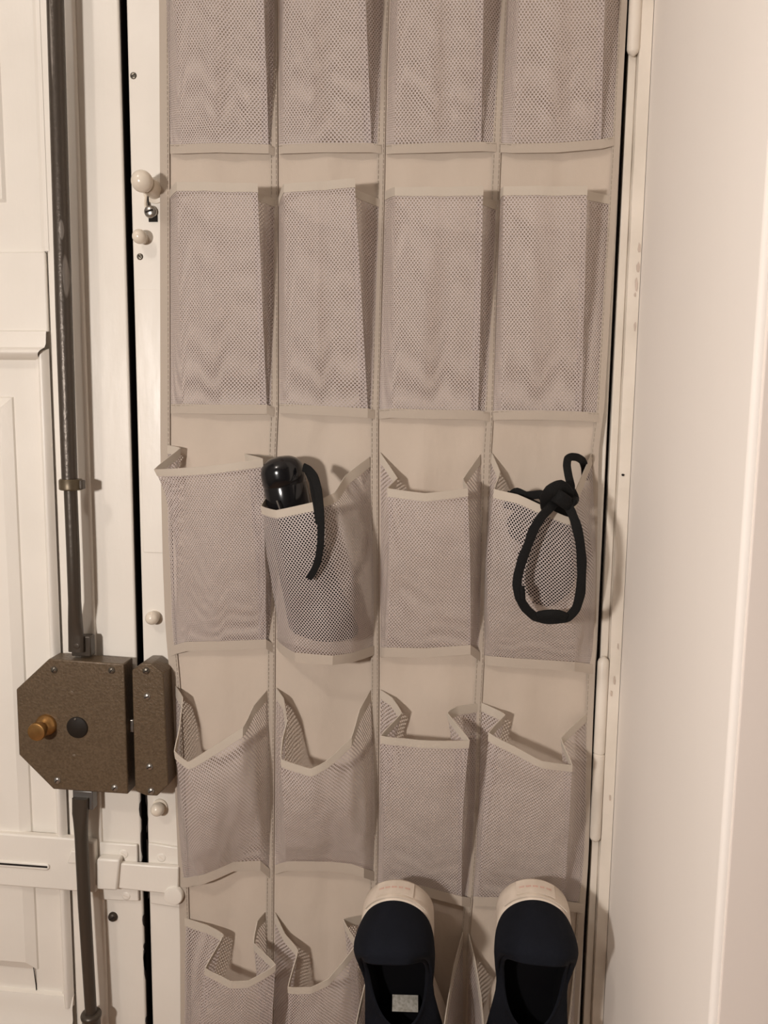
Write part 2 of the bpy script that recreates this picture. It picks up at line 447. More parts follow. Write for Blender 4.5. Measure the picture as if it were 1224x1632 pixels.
ball_knob(251, 1290, .0080, .009, d2, M_knobpaint, 'latch_button', .9, .009)
m = MB(); a, b_ = P(237, 343, .0006), P(251, 353.5, .0006)
m.box(a.x, b_.x, -.0012, .001, b_.z, a.z).build('keyhole', M_dark, d2, smooth=False)
lk = MB().tube([P(233, 312, .004), P(231.5, 325, .004), P(233, 333, .004), P(237, 337, .004)], .0015, 8).build('latch_arm', M_knobpaint, d2)
MB().tube([P(235.5, 311, .003), P(236, 322, .003), P(238, 331, .003)], .0009, 6).build('latch_slot', M_dark, d2)
screw(239.5, 337.5, .004, .0068, d2, M_steel, name='bright_screw', dome=.55, tilt=.3)
# ragged bare wood where the paint has flaked along the joint
rg = random.Random(5)
for par, gx, sgn in ((d1, GAP1L, -1), (d2, GAP1R, 1)):
    for k in range(10):
        z = Z(240, 1280+rg.uniform(0, 400)); hgt = rg.uniform(.004, .020); wid = rg.uniform(.0004, .0015)
        pts = [(gx-sgn*.0012, z-hgt), (gx+sgn*wid*.5, z-hgt*.6), (gx+sgn*wid, z+hgt*.1), (gx+sgn*wid*.4, z+hgt*.7), (gx-sgn*.0012, z+hgt)]
        if sgn < 0: pts.reverse()
        MB().prism(pts, -.0005, .0030).build('flaked_edge', M_dark, par, smooth=False)
# hinges of the right leaf
def hinge(pts, rad, knuckles, name='hinge'):
    o = None
    m = MB(); a, b_ = pts
    n = 24; prof = []
    L_ = (b_-a).length
    prof = [(0, rad*.2), (rad*.5, rad*.8), (rad, rad)]
    for k in knuckles: prof += [(L_*k-.0012, rad), (L_*k-.0004, rad*.82), (L_*k+.0004, rad*.82), (L_*k+.0012, rad)]
    prof += [(L_-rad, rad), (L_-rad*.5, rad*.8), (L_, rad*.2)]
    m.lathe(a, b_-a, prof, 20)
    o = m.build(name, M_jamb, d2, angle=50)
    return o
hx = mean([X(960, 1110, .006), X(953, 1230, .006), X(948, 1330, .006)])
hinge([Vector((hx, -.006, Z(957, 1342, .006))), Vector((hx, -.006, Z(960, 1046, .006)))], .0062, [.485])
hinge([Vector((hx+.0008, -.006, Z(1007, 90, .006))), Vector((hx+.0008, -.006, Z(1007, -210, .006)))], .0062, [.5])

# ================================================================== LOCK HARDWARE
lock = thing('rim_lock', 'brown hammered metal box lock with brass knob and long vertical rods on left door leaf', 'lock', P(120, 1155, .009))
LD = .034
def poly(pts, d):
    if hasattr(pts, 'world'): return pts.world
    return [(P(x, y, d).x, P(x, y, d).z) for x, y in pts]
fpts = [(85, 1258), (30, 1203), (25.5, 1099), (78, 1050), (197, 1058.5), (204, 1266)]
fpts = list(reversed(fpts))
case = MB().prism(list(reversed(poly(fpts, LD))), -LD, -.0092).build('lock_case', M_lock, lock, bevel=.0014, smooth=True)
for (x, y) in ((86.5, 1067.5), (178, 1068.5), (91.5, 1243.5), (183, 1255.5)):
    screw(x, y, LD, .0040, lock, M_steel if y > 1200 else M_screw, 'case_screw', True, .6, .9)
for (x, y) in ((114, 1105.5), (117.5, 1206)):
    MB().lathe(P(x, y, LD), (0, -1, 0), [(-.001, .0030), (.0002, .0030), (.0005, .0022), (.0006, 0)], 18).build('rivet', M_lock, lock)
cy = P(123.5, 1159, LD)
o = MB().lathe(cy, (0, -1, 0), [(-.002, .0125), (.0012, .0125), (.0018, .0118), (.0018, 0)], 36).build('cylinder_cover', M_cyl, lock, angle=50)
MB().lathe(P(120, 1146, LD+.0018), (0, -1, 0), [(-.0005, .0013), (.0008, .0013), (.0014, .0008), (.0015, 0)], 10).build('pin', M_steel, o)
kb = P(74, 1155, LD); kl = .0225
prof = [(-.001, .0125), (.001, .0125), (.004, .0115), (.0065, .0085), (.009, .0066), (.013, .0066), (.0155, .0085), (.0175, .0103), (.0205, .0106), (kl, .0098), (kl+.0004, .0085), (kl+.0002, 0)]
MB().lathe(kb, (0, -1, 0), prof, 36).build('brass_knob', M_brass, lock, angle=35)
# rods (round bars beaten flat where they meet the case)
RD = .033; RE = .0270
def rod_px(pts, mt, name, seg=20):
    path = [P(x, y, d) for x, y, d, r, fa, fb in pts]
    rr = [r*(CAM_D-d)/F for x, y, d, r, fa, fb in pts]
    m = MB(); vs = []
    mnum = len(path)
    for i, p in enumerate(path):
        fa, fb = pts[i][4], pts[i][5]; q = 1.0 if fa == fb else .7
        for k in range(seg):
            a = 2*pi*k/seg; ca, sa = cos(a), sin(a)
            ca = math.copysign(abs(ca)**q, ca); sa = math.copysign(abs(sa)**q, sa)
            vs.append(p + Vector((ca*rr[i]*fa, -sa*rr[i]*fb, 0)))
    fs = [(i*seg+k, (i+1)*seg+k, (i+1)*seg+(k+1) % seg, i*seg+(k+1) % seg) for i in range(mnum-1) for k in range(seg)]
    fs += [tuple(range(seg)), tuple(reversed(range((mnum-1)*seg, mnum*seg)))]
    m.add(vs, fs); return m.build(name, mt, lock, angle=50)
rod_px([(80.5, -205, RD, 13.4, 1, 1), (88, 0, RD, 13.3, 1, 1), (95, 250, RD, 13.3, 1, 1), (102, 500, RD, 13.4, 1, 1), (111, 765, RD, 13, 1, 1)], M_rod, 'upper_rod')
rod_px([(112, 770, RD, 11, 1, 1), (116.5, 880, RD, 11, 1, 1), (119, 960, RD, 10.8, 1, 1), (120, 990, .027, 11.3, 1, .9), (121, 1010, RE, 13, 1, .55), (121.5, 1014, RE, 13.6, 1, .5), (122, 1038, RE, 13.8, 1, .5)], M_rodlow, 'upper_rod')
c = P(113, 772, RD)
o = MB().lathe(c - Vector((0, 0, .0060)), (0, 0, 1), [(0, .0095), (0, .0115), (.0012, .0126), (.0105, .0126), (.0120, .0115), (.0120, .0095)], 28).build('rod_collar', mat('olive_brass_collar', (.13, .10, .062), .4, .5, vary=(80, .25)), lock)
MB().box(c.x+.006, c.x+.0148, c.y-.0040, c.y+.0046, c.z-.0050, c.z+.0050).build('collar_lug', M_rodlow, o, bevel=.001)
MB().lathe(P(122, 1030, RE+.0042), (0, -1, 0), [(0, .0036), (.0006, .0034), (.0009, .002), (.0009, 0)], 16).build('rod_rivet', M_rodlow, lock)
a = P(122, 1044, RE)
MB().box(X(112, 1044, RE), X(143, 1044, RE), -.0245, -.0125, Z(122, 1047, RE), Z(122, 1014, RE)-.0005).build('rod_lug', M_rodlow, lock, bevel=.0012)
rod_px([(128, 1272, RE, 14.5, 1, .45), (128, 1296, RE, 14.3, 1, .5), (128.5, 1306, RE, 13, 1, .6), (129.5, 1330, .0265, 11.6, 1, 1), (134.5, 1440, RD, 11.3, 1, 1), (144.5, 1605, RD, 10.4, 1, 1), (152, 1760, RD, 10.2, 1, 1), (180, 2440, RD, 10, 1, 1)], M_rodlow, 'lower_rod')
MB().box(X(114, 1275, RE), X(146, 1275, RE), -.0245, -.0125, Z(128, 1292, RE), Z(128, 1262, RE)).build('rod_lug', mat('bare_steel_lug', (.20, .19, .18), .4, .7), lock, bevel=.0012)
c = P(145.5, 1626, RD)
MB().lathe(c - Vector((0, 0, .03)), (0, 0, 1), [(0, .0105), (.033, .0105), (.0345, .0118), (.0375, .0122), (.0395, .0112), (.0405, .0085)], 28).build('rod_socket', M_rodlow, lock, angle=50)

keep = thing('lock_keeper', 'narrow brown metal keeper box beside the lock, with four screws', 'lock keeper', P(240, 1165, .001))
kp = [(210, 1068.5), (226, 1057.5), (241, 1058), (260, 1073), (268.5, 1251), (250, 1269), (232, 1268), (215, 1261)]
MB().prism(list(reversed(poly(list(reversed(kp)), LD-.001)))[::-1], -(LD-.001), -.0003).build('keeper_case', M_lock, keep, bevel=.0013)
for (x, y) in ((233, 1069), (234.5, 1110), (238.5, 1222), (241, 1260.5)):
    screw(x, y, LD-.001, .0040, keep, M_steel if y > 1100 else M_screw, 'case_screw', True, .6, .5)
# lock bolt in the gap between both boxes (dark, with a bright tongue)
a = P(207, 1160, .02)
MB().box(X(200, 1155, .022), X(214, 1155, .022), -.024, -.018, Z(207, 1166, .022), Z(207, 1146, .022)).build('latch_tongue', M_steel, lock, bevel=.001)

# ---- painted slide bolt
bolt = thing('slide_bolt', 'cream painted slide bolt with a slotted plate under the box lock', 'slide bolt', P(100, 1380, .009))
def boxpx(x0, y0, x1, y1, d0, d1, name, mt, parent, bevel=.0012, segs=2):
    a, b_ = P(x0, y0, d1), P(x1, y1, d1)
    return MB().box(a.x, b_.x, -d1, -d0, b_.z, a.z).build(name, mt, parent, bevel=bevel, segs=segs)
def quadprism(pts, d0, d1, name, mt, parent, bevel=.0012):
    return MB().prism(poly(pts, d1), -d1, -d0).build(name, mt, parent, bevel=bevel)
# ccw seen from front: bottom-left, bottom-right, top-right, top-left
zt, zb_ = Z(60, 1333, .0145), Z(60, 1416, .0145); xl, xm, xr_ = X(0, 1370, .0145)-.16, X(120, 1370, .0145), X(151, 1380, .0145)
class Outline:
    def __init__(s, w): s.world = w
PLATE = Outline([(xl, zb_), (xr_, zb_), (xr_, zt-.003), (xm, zt), (xl, zt)])
o = quadprism(PLATE, .004, .0145, 'bolt_plate', M_door, bolt, .0018)
zs = Z(40, 1380, .017); xs_ = X(78, 1384, .017)
quadprism(Outline([(xl+.04, zs-.0042), (xs_-.003, zs-.0042), (xs_, zs-.002), (xs_, zs+.002), (xs_-.003, zs+.0042), (xl+.04, zs+.0042)]), .0140, .0168, 'slot_rim', M_door, o, .0013)
quadprism(Outline([(xl+.043, zs-.0013), (xs_-.002, zs-.0007), (xs_-.002, zs+.0016), (xl+.043, zs+.0013)]), .0160, .0171, 'slot', M_dark, o, 0)
quadprism([(107, 1376), (125, 1377), (125, 1358), (113, 1356)], .0140, .0180, 'plate_stop', M_door, o, .0012)
quadprism([(158, 1434), (221, 1437), (218, 1347), (158, 1343)], .0003, .0050, 'guide_plate', M_door, bolt, .0014)
quadprism([(120, 1409), (284, 1427), (284, 1383), (118, 1371)], .0052, .0125, 'bolt_bar', M_door, bolt, .0016)
g = MB(); dtop = .0175
quadprism([(154, 1418), (186, 1420), (190, 1371), (154, 1369)], .0048, dtop, 'guide_strap', M_door, bolt, .0022)
MB().lathe(P(277, 1427, .0125), (0, -1, 0), [(-.003, .0115), (.001, .0115), (.0025, .0105), (.003, .008), (.003, 0)], 28).build('bolt_knob', M_door, bolt)
screw(197, 1361, .0052, .0056, bolt, M_door, 'painted_screw', True, .12, -.6)
screw(201, 1428, .0052, .0052, bolt, M_door, 'painted_screw', True, .12, -.3)
bk = thing('bolt_keeper', 'cream painted keeper plate of the slide bolt on the right leaf', 'bolt keeper', P(258, 1390, .001))
quadprism([(236, 1380), (288, 1382), (287, 1352), (236, 1344)], .0003, .0045, 'keeper_plate', M_door, bk, .0012)
quadprism([(239, 1440), (290, 1448), (289, 1418), (238, 1416)], .0003, .0045, 'keeper_plate', M_door, bk, .0012)
screw(257, 1367, .0047, .0054, bk, M_door, 'painted_screw', True, .12, -.7)

# ================================================================== HANGING POCKET ORGANIZER
TOPY, BOTY = -190, 1822
org = thing('hanging_shoe_organizer', 'beige cloth door organizer with twenty mesh pockets hanging over the right leaf', 'organizer', P(612, TOPY, .006))
COLS = [
    [(-190, 253), (0, 256), (300, 257.5), (650, 258), (720, 258), (900, 262), (1000, 266), (1100, 275), (1200, 279), (1370, 286), (1500, 289.5), (1632, 290), (1822, 292)],
    [(-190, 440), (0, 441), (300, 442.5), (650, 443), (720, 440), (1050, 438), (1290, 436.5), (1450, 435.5), (1632, 434.5), (1822, 433)],
    [(-190, 626), (0, 620), (110, 616), (294, 613), (684, 603), (1073, 604), (1400, 602), (1632, 598), (1822, 596)],
    [(-190, 815), (0, 807), (294, 795), (684, 784), (714, 782), (1057, 770), (1154, 765), (1367, 758), (1486, 747), (1632, 741), (1822, 735)],
    [(-190, 1004), (0, 997), (230, 985), (350, 978), (650, 960), (720, 951), (1056, 946), (1150, 942), (1367, 935), (1500, 926), (1632, 917), (1822, 905)],
]
def colx(s, y):
    k = min(3, int(s)); t = s-k
    return lerp(interp(COLS[k], y), interp(COLS[k+1], y), t)
BD = .0055
def back_d(s, y):
    t = s-math.floor(s)
    e = sin(pi*t)**2
    return BD + e*(.0036*noise.noise((s*3.1, y*.004, 1.7)) + .0012*noise.noise((s*7, y*.012, 5.1))) + .0006*noise.noise((s*.8, y*.003, 9))
rows = []
NY, NS = 150, 96
for i in range(NY+1):
    y = lerp(TOPY, BOTY, i/NY)
    rows.append([P(colx(4*k/NS, y), y, back_d(4*k/NS, y)) for k in range(NS+1)])
MB().grid(rows).build('backing', M_back, org, solid=.0008, offset=0, angle=180)

def strip_px(path, half, d, name, mt, parent, th=.0012, off=None):
    """vertical strip: path of (x, y); half width in pixels"""
    r = [[P(x-half, y, d), P(x, y, d+.0002), P(x+half, y, d)] for x, y in path]
    return MB().grid(r).build(name, mt, parent, solid=th, offset=-1 if off is None else off, angle=60)
def stitches(paths, d, parent, ln=.0032, gap=.0016, r=.00028):
    m = MB()
    for path in paths:
        pts = [P(x, y, d) for x, y in path]
        for a, b_ in zip(pts[:-1], pts[1:]):
            L_ = (b_-a).length
            n = max(1, int(L_/(ln+gap))); t = (b_-a)/n
            for k in range(n):
                p = a + t*k; q = p + t*(ln/(ln+gap))
                dz = Vector((0, -r, 0)); sd = t.normalized().cross(Vector((0, -1, 0)))*r
                m.add([p+sd, p+dz*1.6, p-sd, q+sd, q+dz*1.6, q-sd], [(0, 3, 4, 1), (1, 4, 5, 2), (0, 1, 2), (3, 5, 4)])
    o = m.build('stitching', M_thread, parent, smooth=False); o['kind'] = 'stuff'; return o
ys = [lerp(TOPY, BOTY, i/60) for i in range(61)]
for c_, off, half in ((1, -6, 6), (2, -6.5, 6), (3, -5.5, 6.5)):
    path = [(interp(COLS[c_], y)+off, y) for y in ys]
    dv = strip_px(path, half, .0078, 'divider_tape', M_tape, org, .0006)
    stitches([[(x+half-2.2, y) for x, y in path], [(x-half+2.2, y) for x, y in path]], .0083, dv)
path = [(interp(COLS[0], y)+5, y) for y in ys]
dv = strip_px(path, 7.5, .0082, 'edge_binding', M_tape, org)
stitches([[(x+5, y) for x, y in path]], .0085, dv)
path = [(interp(COLS[4], y)-3, y) for y in ys]
dv = strip_px(path, 6, .0082, 'edge_binding', M_tape, org)
stitches([[(x-4, y) for x, y in path]], .0085, dv)
# top hem and the two hooks over the leaf (above the frame)
ztop = Z(612, TOPY, .006)
MB().box(X(253, TOPY), X(1004, TOPY), -.0095, -.004, ztop-.012, ztop+.018).build('top_hem', M_tape, org, bevel=.0015)
for q in (.2, .8):
    xx = lerp(X(253, TOPY), X(1004, TOPY), q)
    hk = MB(); hk.box(xx-.012, xx+.012, -.0032, -.0010, ztop-.01, DOOR_TOP+.003); hk.box(xx-.012, xx+.012, -.0032, YB+.003, DOOR_TOP+.001, DOOR_TOP+.003)
    hk.build('over_door_hook', M_steel, org)

POD = .0072
def dens(pl, per, sm=.55):
    """resample a px polyline with corner-preserving smoothing"""
    out = []; n = len(pl)
    for i in range(n-1):
        p0, p1, p2, p3 = pl[max(i-1, 0)], pl[i], pl[i+1], pl[min(i+2, n-1)]
        for k in range(per if i < n-2 else per+1):
            t = k/per
            lin = p1.lerp(p2, t)
            cat = .5*((2*p1) + (p2-p0)*t + (2*p0-5*p1+4*p2-p3)*t*t + (3*p1-p0-3*p2+p3)*t**3)
            out.append(lin.lerp(cat, sm))
    return out
TB = 0
def pocket(rim, mid, bot, seed, tape=True, amp=.0022, per=6, hem=M_hem, crease=0):
    cr1, cr2 = .40+.05*sin(seed*2.3), .62+.04*sin(seed*1.7)
    R_ = [P(x, y, POD+d) for x, y, d in rim]; B_ = [P(x, y, POD+d) for x, y, d in bot]
    if mid is None:
        M_ = []
        for (x, y, d), (x2, y2, d2) in zip(rim, bot):
            M_.append(P(lerp(x, x2, .5), lerp(y, y2, .5), POD+lerp(d, d2, .5)*1.08))
    else: M_ = [P(x, y, POD+d) for x, y, d in mid]
    R_, M_, B_ = dens(R_, per, .25), dens(M_, per, .3), dens(B_, per, .25)
    n = len(R_)
    acc = [0]
    for k in range(1, n): acc.append(acc[-1] + .6*(R_[k]-R_[k-1]).length + .4*(M_[k]-M_[k-1]).length)
    tot = acc[-1]
    def at(k, v):
        # quadratic-ish through rim, mid, bottom (mid at its own height)
        a, m_, b_ = R_[k], M_[k], B_[k]
        vm = max(.15, min(.85, (a-m_).length/((a-m_).length+(m_-b_).length)))
        l0 = (v-vm)*(v-1)/((0-vm)*(0-1)); l1 = v*(v-1)/(vm*(vm-1)); l2 = v*(v-vm)/(1*(1-vm))
        q = a*l0 + m_*l1 + b_*l2
        lin = a.lerp(m_, v/vm) if v < vm else m_.lerp(b_, (v-vm)/(1-vm))
        q = lin.lerp(q, .6)
        e = min(1, min(acc[k], tot-acc[k])/.03)*min(1, (1-v)*5)*min(1, .35+v*4)
        q = q + Vector((0, -1, 0))*e*(amp*noise.noise((acc[k]*26+seed*7, v*2.2, seed)) + amp*.55*noise.noise((acc[k]*60, v*7+seed, seed*3)))
        if crease:
            fr = (acc[k]-acc[per])/(acc[3*per]-acc[per])
            tent = max(0, 1-abs(fr-cr1)/.13) - .8*max(0, 1-abs(fr-cr2)/.10)
            q = q + Vector((0, -1, 0))*crease*tent*(.35+.65*v if v < .8 else (1-v)/.2)
        if q.y > -.0065: q.y = -.0065
        return q
    hz = (R_[n//2]-B_[n//2]).length
    vs = [0, .012, .028, .05, .08] + [.08+.92*i/26 for i in range(1, 27)]
    rows = [[at(k, v) for k in range(n)] for v in vs]
    uvs = [[(acc[k]+seed*.0137, -v*hz) for k in range(n)] for v in vs]
    po = MB().grid(rows, uvs).build('pocket', M_net, org, angle=55)
    hv = .0085/hz
    rr = []
    for v in (0, hv*.5, hv):
        rr.append([at(k, max(v, 0))  for k in range(n)])
    MB().grid(rr).build('rim_binding', hem, po, solid=.0010, offset=0, angle=30)
    if tape:
        pts = []
        for x, y, d in bot:
            if not pts or x > pts[-1][0]+1: pts.append((x, y, d))
        rr = []; st = []
        for (o, dd) in ((-1, .0014), (6, .0014), (14, .0012)):
            rr.append([P(x, y+o, POD + d + dd) for x, y, d in pts])
        tp = MB().grid([r for r in rr]).build('bottom_tape', M_tape, po, solid=.0007, offset=-1, angle=30)
        stitches([[(x, y+1) for x, y, d in pts]], POD + mean([d for x, y, d in pts])*.9+.0022, po) if max(d for x, y, d in pts) < .006 else None
    return po

POCKETS = [
 # row 1 (rims above the frame)
 ([(262,-85,0),(275,-115,.035),(345,-118,.045),(417,-113,.048),(404,-98,.02),(440,-80,0)], None,
  [(271,231,0),(288,231,.003),(345,229,.004),(428,231,.004),(418,232,.002),(437,235,0)]),
 ([(445,-80,0),(452,-112,.035),(515,-115,.045),(578,-118,.05),(568,-98,.02),(616,-80,0)], None,
  [(444,232,0),(452,231,.003),(512,229,.004),(592,229,.004),(580,230,.002),(608,231,0)]),
 ([(624,-80,0),(638,-112,.035),(705,-115,.045),(772,-113,.05),(760,-98,.02),(806,-80,0)], None,
  [(615,232,0),(628,231,.003),(700,229,.004),(767,227,.004),(755,228,.002),(791,228,0)]),
 ([(812,-80,0),(832,-110,.035),(900,-112,.045),(967,-110,.045),(955,-98,.02),(990,-82,0)], None,
  [(798,229,0),(818,230,.003),(890,229,.004),(958,223,.004),(946,225,.002),(980,218,0)]),
 # row 2
 ([(271,303,0),(282,290,.034),(348,291,.041),(410,292,.043),(402,302,.020),(439,318,0)], None,
  [(272,645,0),(290,645,.003),(348,646,.004),(425,646,.005),(414,648,.002),(437,650,0)]),
 ([(444,316,0),(453,293,.034),(510,289,.042),(565,284,.046),(556,297,.022),(606,318,0)], None,
  [(445,645,0),(456,645,.003),(512,648,.004),(586,652,.005),(574,652,.002),(597,654,0)]),
 ([(614,305,0),(630,298,.032),(700,298,.041),(770,297,.043),(760,308,.020),(792,322,0)], None,
  [(604,654,0),(624,652,.003),(690,654,.004),(762,655,.005),(750,656,.002),(780,658,0)]),
 ([(797,306,0),(803,297,.03),(870,297,.038),(936,296,.040),(926,302,.018),(972,312,0)], None,
  [(786,656,0),(798,655,.003),(860,655,.004),(927,657,.005),(916,657,.002),(955,659,0)]),
 # row 3
 ([(266,709,0),(287,714,.012),(246,748,.045),(330,743,.05),(418,731,.05),(390,723,.022),(436,726,0)],
  [(264,790,0),(285,794,.010),(263,786,.038),(335,795,.048),(420,790,.046),(400,790,.02),(436,790,0)],
  [(272,1032,0),(282,1028,.002),(297,1024,.005),(350,1023,.007),(424,1020,.006),(412,1022,.002),(434,1026,0)]),
 ([(443,728,0),(438,770,.02),(416,806,.058),(440,813,.076),(500,800,.076),(533,785,.06),(551,757,.03),(589,728,0)],
  [(440,920,0),(438,925,.02),(430,920,.04),(458,925,.07),(515,925,.074),(560,920,.06),(583,920,.032),(596,920,0)],
  [(441,1018,0),(445,1025,.008),(451,1030,.02),(470,1041,.048),(530,1046,.050),(560,1042,.036),(580,1036,.014),(596,1030,0)]),
 ([(606,721,0),(626,750,.012),(633,762,.02),(618,778,.045),(678,786,.055),(745,778,.05),(738,763,.028),(765,724,0)],
  [(606,890,0),(612,890,.012),(618,890,.02),(620,890,.035),(685,895,.045),(749,890,.045),(742,890,.02),(768,890,0)],
  [(606,1034,0),(609,1033,.003),(612,1033,.004),(616,1033,.006),(680,1034,.010),(750,1029,.014),(745,1033,.006),(765,1040,0)]),
 ([(784,722,0),(797,752,.015),(788,779,.042),(825,788,.056),(865,806,.066),(906,824,.066),(918,780,.045),(943,722,0)],
  [(773,900,0),(774,895,.02),(776,890,.045),(815,900,.06),(865,905,.066),(915,900,.06),(946,890,.03),(950,900,0)],
  [(772,1046,0),(776,1046,.003),(785,1047,.006),(820,1050,.008),(870,1053,.008),(916,1056,.009),(925,1057,.005),(945,1060,0)]),
 # row 4
 ([(279,1092,0),(291,1112,.02),(286,1158,.04),(278,1197,.055),(300,1214,.06),(322,1201,.06),(387,1159,.045),(404,1125,.025),(426,1099,0)],
  [(283,1290,0),(286,1290,.015),(288,1290,.03),(291,1290,.045),(315,1290,.055),(345,1290,.055),(385,1285,.045),(412,1280,.03),(431,1290,0)],
  [(290,1400,0),(300,1400,.004),(308,1398,.008),(316,1397,.018),(325,1395,.018),(345,1387,.015),(372,1375,.010),(415,1373,.008),(430,1386,0)]),
 ([(440,1096,0),(452,1113,.015),(457,1149,.03),(450,1178,.045),(448,1210,.058),(495,1225,.062),(520,1213,.06),(560,1175,.045),(573,1131,.025),(590,1100,0)],
  [(438,1290,0),(445,1290,.018),(450,1290,.03),(451,1290,.042),(453,1290,.05),(500,1292,.055),(525,1290,.05),(560,1290,.045),(583,1285,.028),(598,1290,0)],
  [(438,1380,0),(444,1378,.002),(450,1376,.004),(454,1375,.006),(458,1374,.008),(500,1374,.010),(530,1375,.010),(560,1378,.011),(580,1385,.012),(596,1390,0)]),
 ([(606,1099,0),(625,1112,.008),(640,1136,.02),(607,1172,.045),(668,1180,.052),(748,1180,.052),(713,1136,.03),(728,1126,.015),(762,1121,0)],
  [(604,1290,0),(609,1290,.006),(614,1290,.012),(611,1290,.034),(670,1295,.042),(738,1290,.038),(730,1290,.02),(738,1290,.01),(758,1290,0)],
  [(602,1408,0),(606,1408,.002),(610,1408,.004),(613,1408,.006),(670,1413,.008),(736,1430,.008),(728,1430,.004),(734,1430,.002),(750,1432,0)]),
 ([(768,1120,0),(790,1130,.008),(805,1139,.02),(779,1167,.045),(822,1191,.052),(864,1213,.058),(912,1220,.058),(894,1176,.03),(935,1136,0)],
  [(761,1310,0),(768,1310,.006),(775,1310,.012),(769,1310,.03),(815,1312,.04),(860,1314,.042),(907,1310,.04),(900,1310,.018),(936,1310,0)],
  [(754,1430,0),(758,1430,.002),(764,1430,.003),(762,1430,.005),(810,1432,.007),(850,1434,.007),(899,1437,.007),(893,1437,.004),(930,1442,0)]),
 # row 5
 ([(292,1462,0),(330,1474,.01),(356,1490,.022),(327,1543,.05),(367,1563,.06),(396,1563,.06),(439,1537,.055),(404,1503,.03),(410,1468,.018),(422,1454,0)],
  [(292,1640,0),(305,1640,.008),(325,1640,.015),(318,1640,.04),(360,1645,.05),(395,1645,.05),(433,1640,.045),(415,1640,.02),(420,1640,.012),(430,1640,0)],
  [(293,1770,0),(305,1770,.004),(315,1770,.005),(325,1770,.012),(360,1772,.014),(390,1772,.014),(425,1772,.012),(418,1772,.006),(422,1772,.004),(430,1772,0)]),
 ([(438,1454,0),(454,1489,.012),(475,1514,.025),(459,1573,.055),(496,1573,.06),(523,1560,.06),(546,1533,.055),(568,1503,.045),(547,1465,.025),(590,1456,0)],
  [(436,1650,0),(445,1650,.012),(460,1650,.02),(460,1650,.045),(496,1652,.05),(525,1650,.05),(550,1650,.045),(575,1650,.035),(565,1650,.018),(592,1650,0)],
  [(434,1772,0),(445,1772,.003),(455,1772,.005),(460,1772,.012),(496,1774,.014),(525,1774,.014),(550,1774,.012),(578,1774,.01),(570,1774,.005),(591,1774,0)]),
 ([(602,1474,0),(588,1540,.03),(566,1640,.09),(590,1730,.15),(645,1748,.155),(695,1715,.14),(713,1600,.07),(723,1540,.03),(738,1484,0)],
  [(600,1740,0),(588,1740,.03),(572,1760,.08),(594,1812,.125),(648,1822,.13),(696,1812,.12),(716,1760,.07),(724,1740,.03),(737,1740,0)],
  [(598,1812,0),(600,1815,.012),(600,1825,.04),(612,1840,.065),(650,1846,.07),(690,1840,.065),(706,1825,.04),(716,1815,.012),(735,1812,0)]),
 ([(747,1487,0),(757,1530,.02),(767,1590,.06),(775,1690,.12),(805,1752,.155),(850,1756,.155),(893,1722,.13),(908,1610,.06),(920,1496,0)],
  [(742,1740,0),(750,1740,.02),(758,1755,.06),(774,1790,.105),(805,1820,.13),(850,1822,.13),(892,1800,.11),(905,1750,.05),(910,1740,0)],
  [(738,1812,0),(742,1812,.01),(750,1825,.03),(770,1838,.055),(805,1846,.07),(850,1846,.07),(885,1836,.055),(898,1818,.02),(906,1812,0)]),
]
for i, (a, b_, c_) in enumerate(POCKETS):
    pocket(a, b_, c_, i+1, amp=.0022 if i < 8 else .0042, crease=.0050 if i < 8 else 0)

# ================================================================== UMBRELLA
umb = thing('folded_umbrella', 'folded black umbrella with a glossy domed cap standing in a mesh pocket', 'umbrella', P(505, 1000, .035))
A = P(450, 752, .046); B = P(459, 806, .046); ax = (B-A).normalized()
B2 = P(512, 1006, .029); ax2 = (B2-A).normalized(); axm = (ax+ax2).normalized()
r0 = .0228
prof = []
for k in range(10):
    a = pi/2*(k/9); prof.append((-.0165*cos(a)*1.0, r0*sin(a)**.75))
prof += [(.004, r0*1.01), (.0125, r0*1.01), (.0130, r0*.985), (.0138, r0*.985)]
top = A
MB().lathe(top, axm, prof, 40).build('cap', M_black, umb, angle=50)
cap2 = [(.0128, r0*.97), (.0145, r0*1.0), (.030, r0*1.01), (.042, r0*1.01), (.044, r0*.9)]
MB().lathe(top, axm, cap2, 40).build('handle', M_black, umb, angle=50)
m = MB(); L_ = (B2-A).length; rows = []
b1 = axm.orthogonal().normalized(); b2 = axm.cross(b1)
for i in range(26):
    t = i/25; y = .040 + (L_-.035)*t
    rad = r0*lerp(1.02, 1.05, t)*(1 if t < .93 else 1-.5*((t-.93)/.07)**2)
    rows.append([A + axm*y + Vector((.012*t, 0, 0)) + Vector((sin(2*pi*k/36)*lerp(1, 1.6, t), -cos(2*pi*k/36)*lerp(1, .8, t), 0))*rad*(1+.05*sin(5*2*pi*k/36+4*t)+.03*noise.noise((k*.4, t*6, 2))) for k in range(36)])
m.grid(rows, closed=True)
m.f.append(tuple(range(36))); m.f.append(tuple(25*36+k for k in range(35, -1, -1)))
m.build('folded_canopy', M_blackfab, umb, angle=60)
def smooth_path(pts, per=5):
    return dens([Vector(p) for p in pts], per)
sp = [(484, 745, .060), (492, 749, .067), (501, 760, .075), (507, 782, .083), (510, 808, .092), (511.5, 835, .094), (511, 865, .094), (507, 892, .092), (500, 910, .090), (492, 922, .088)]
pts = smooth_path([P(*q) for q in sp]); n = len(pts)
MB().tube(pts, [lerp(.0046, .0036, min(1, i/n*1.6)) for i in range(n)], 10, flat=[(1, .30)]*n).build('wrist_strap', M_web, umb)
sp = [(489, 752, .062), (496, 768, .070), (499, 785, .078), (503, 806, .0885), (507, 835, .0905)]
pts = smooth_path([P(*q) for q in sp]); n = len(pts)
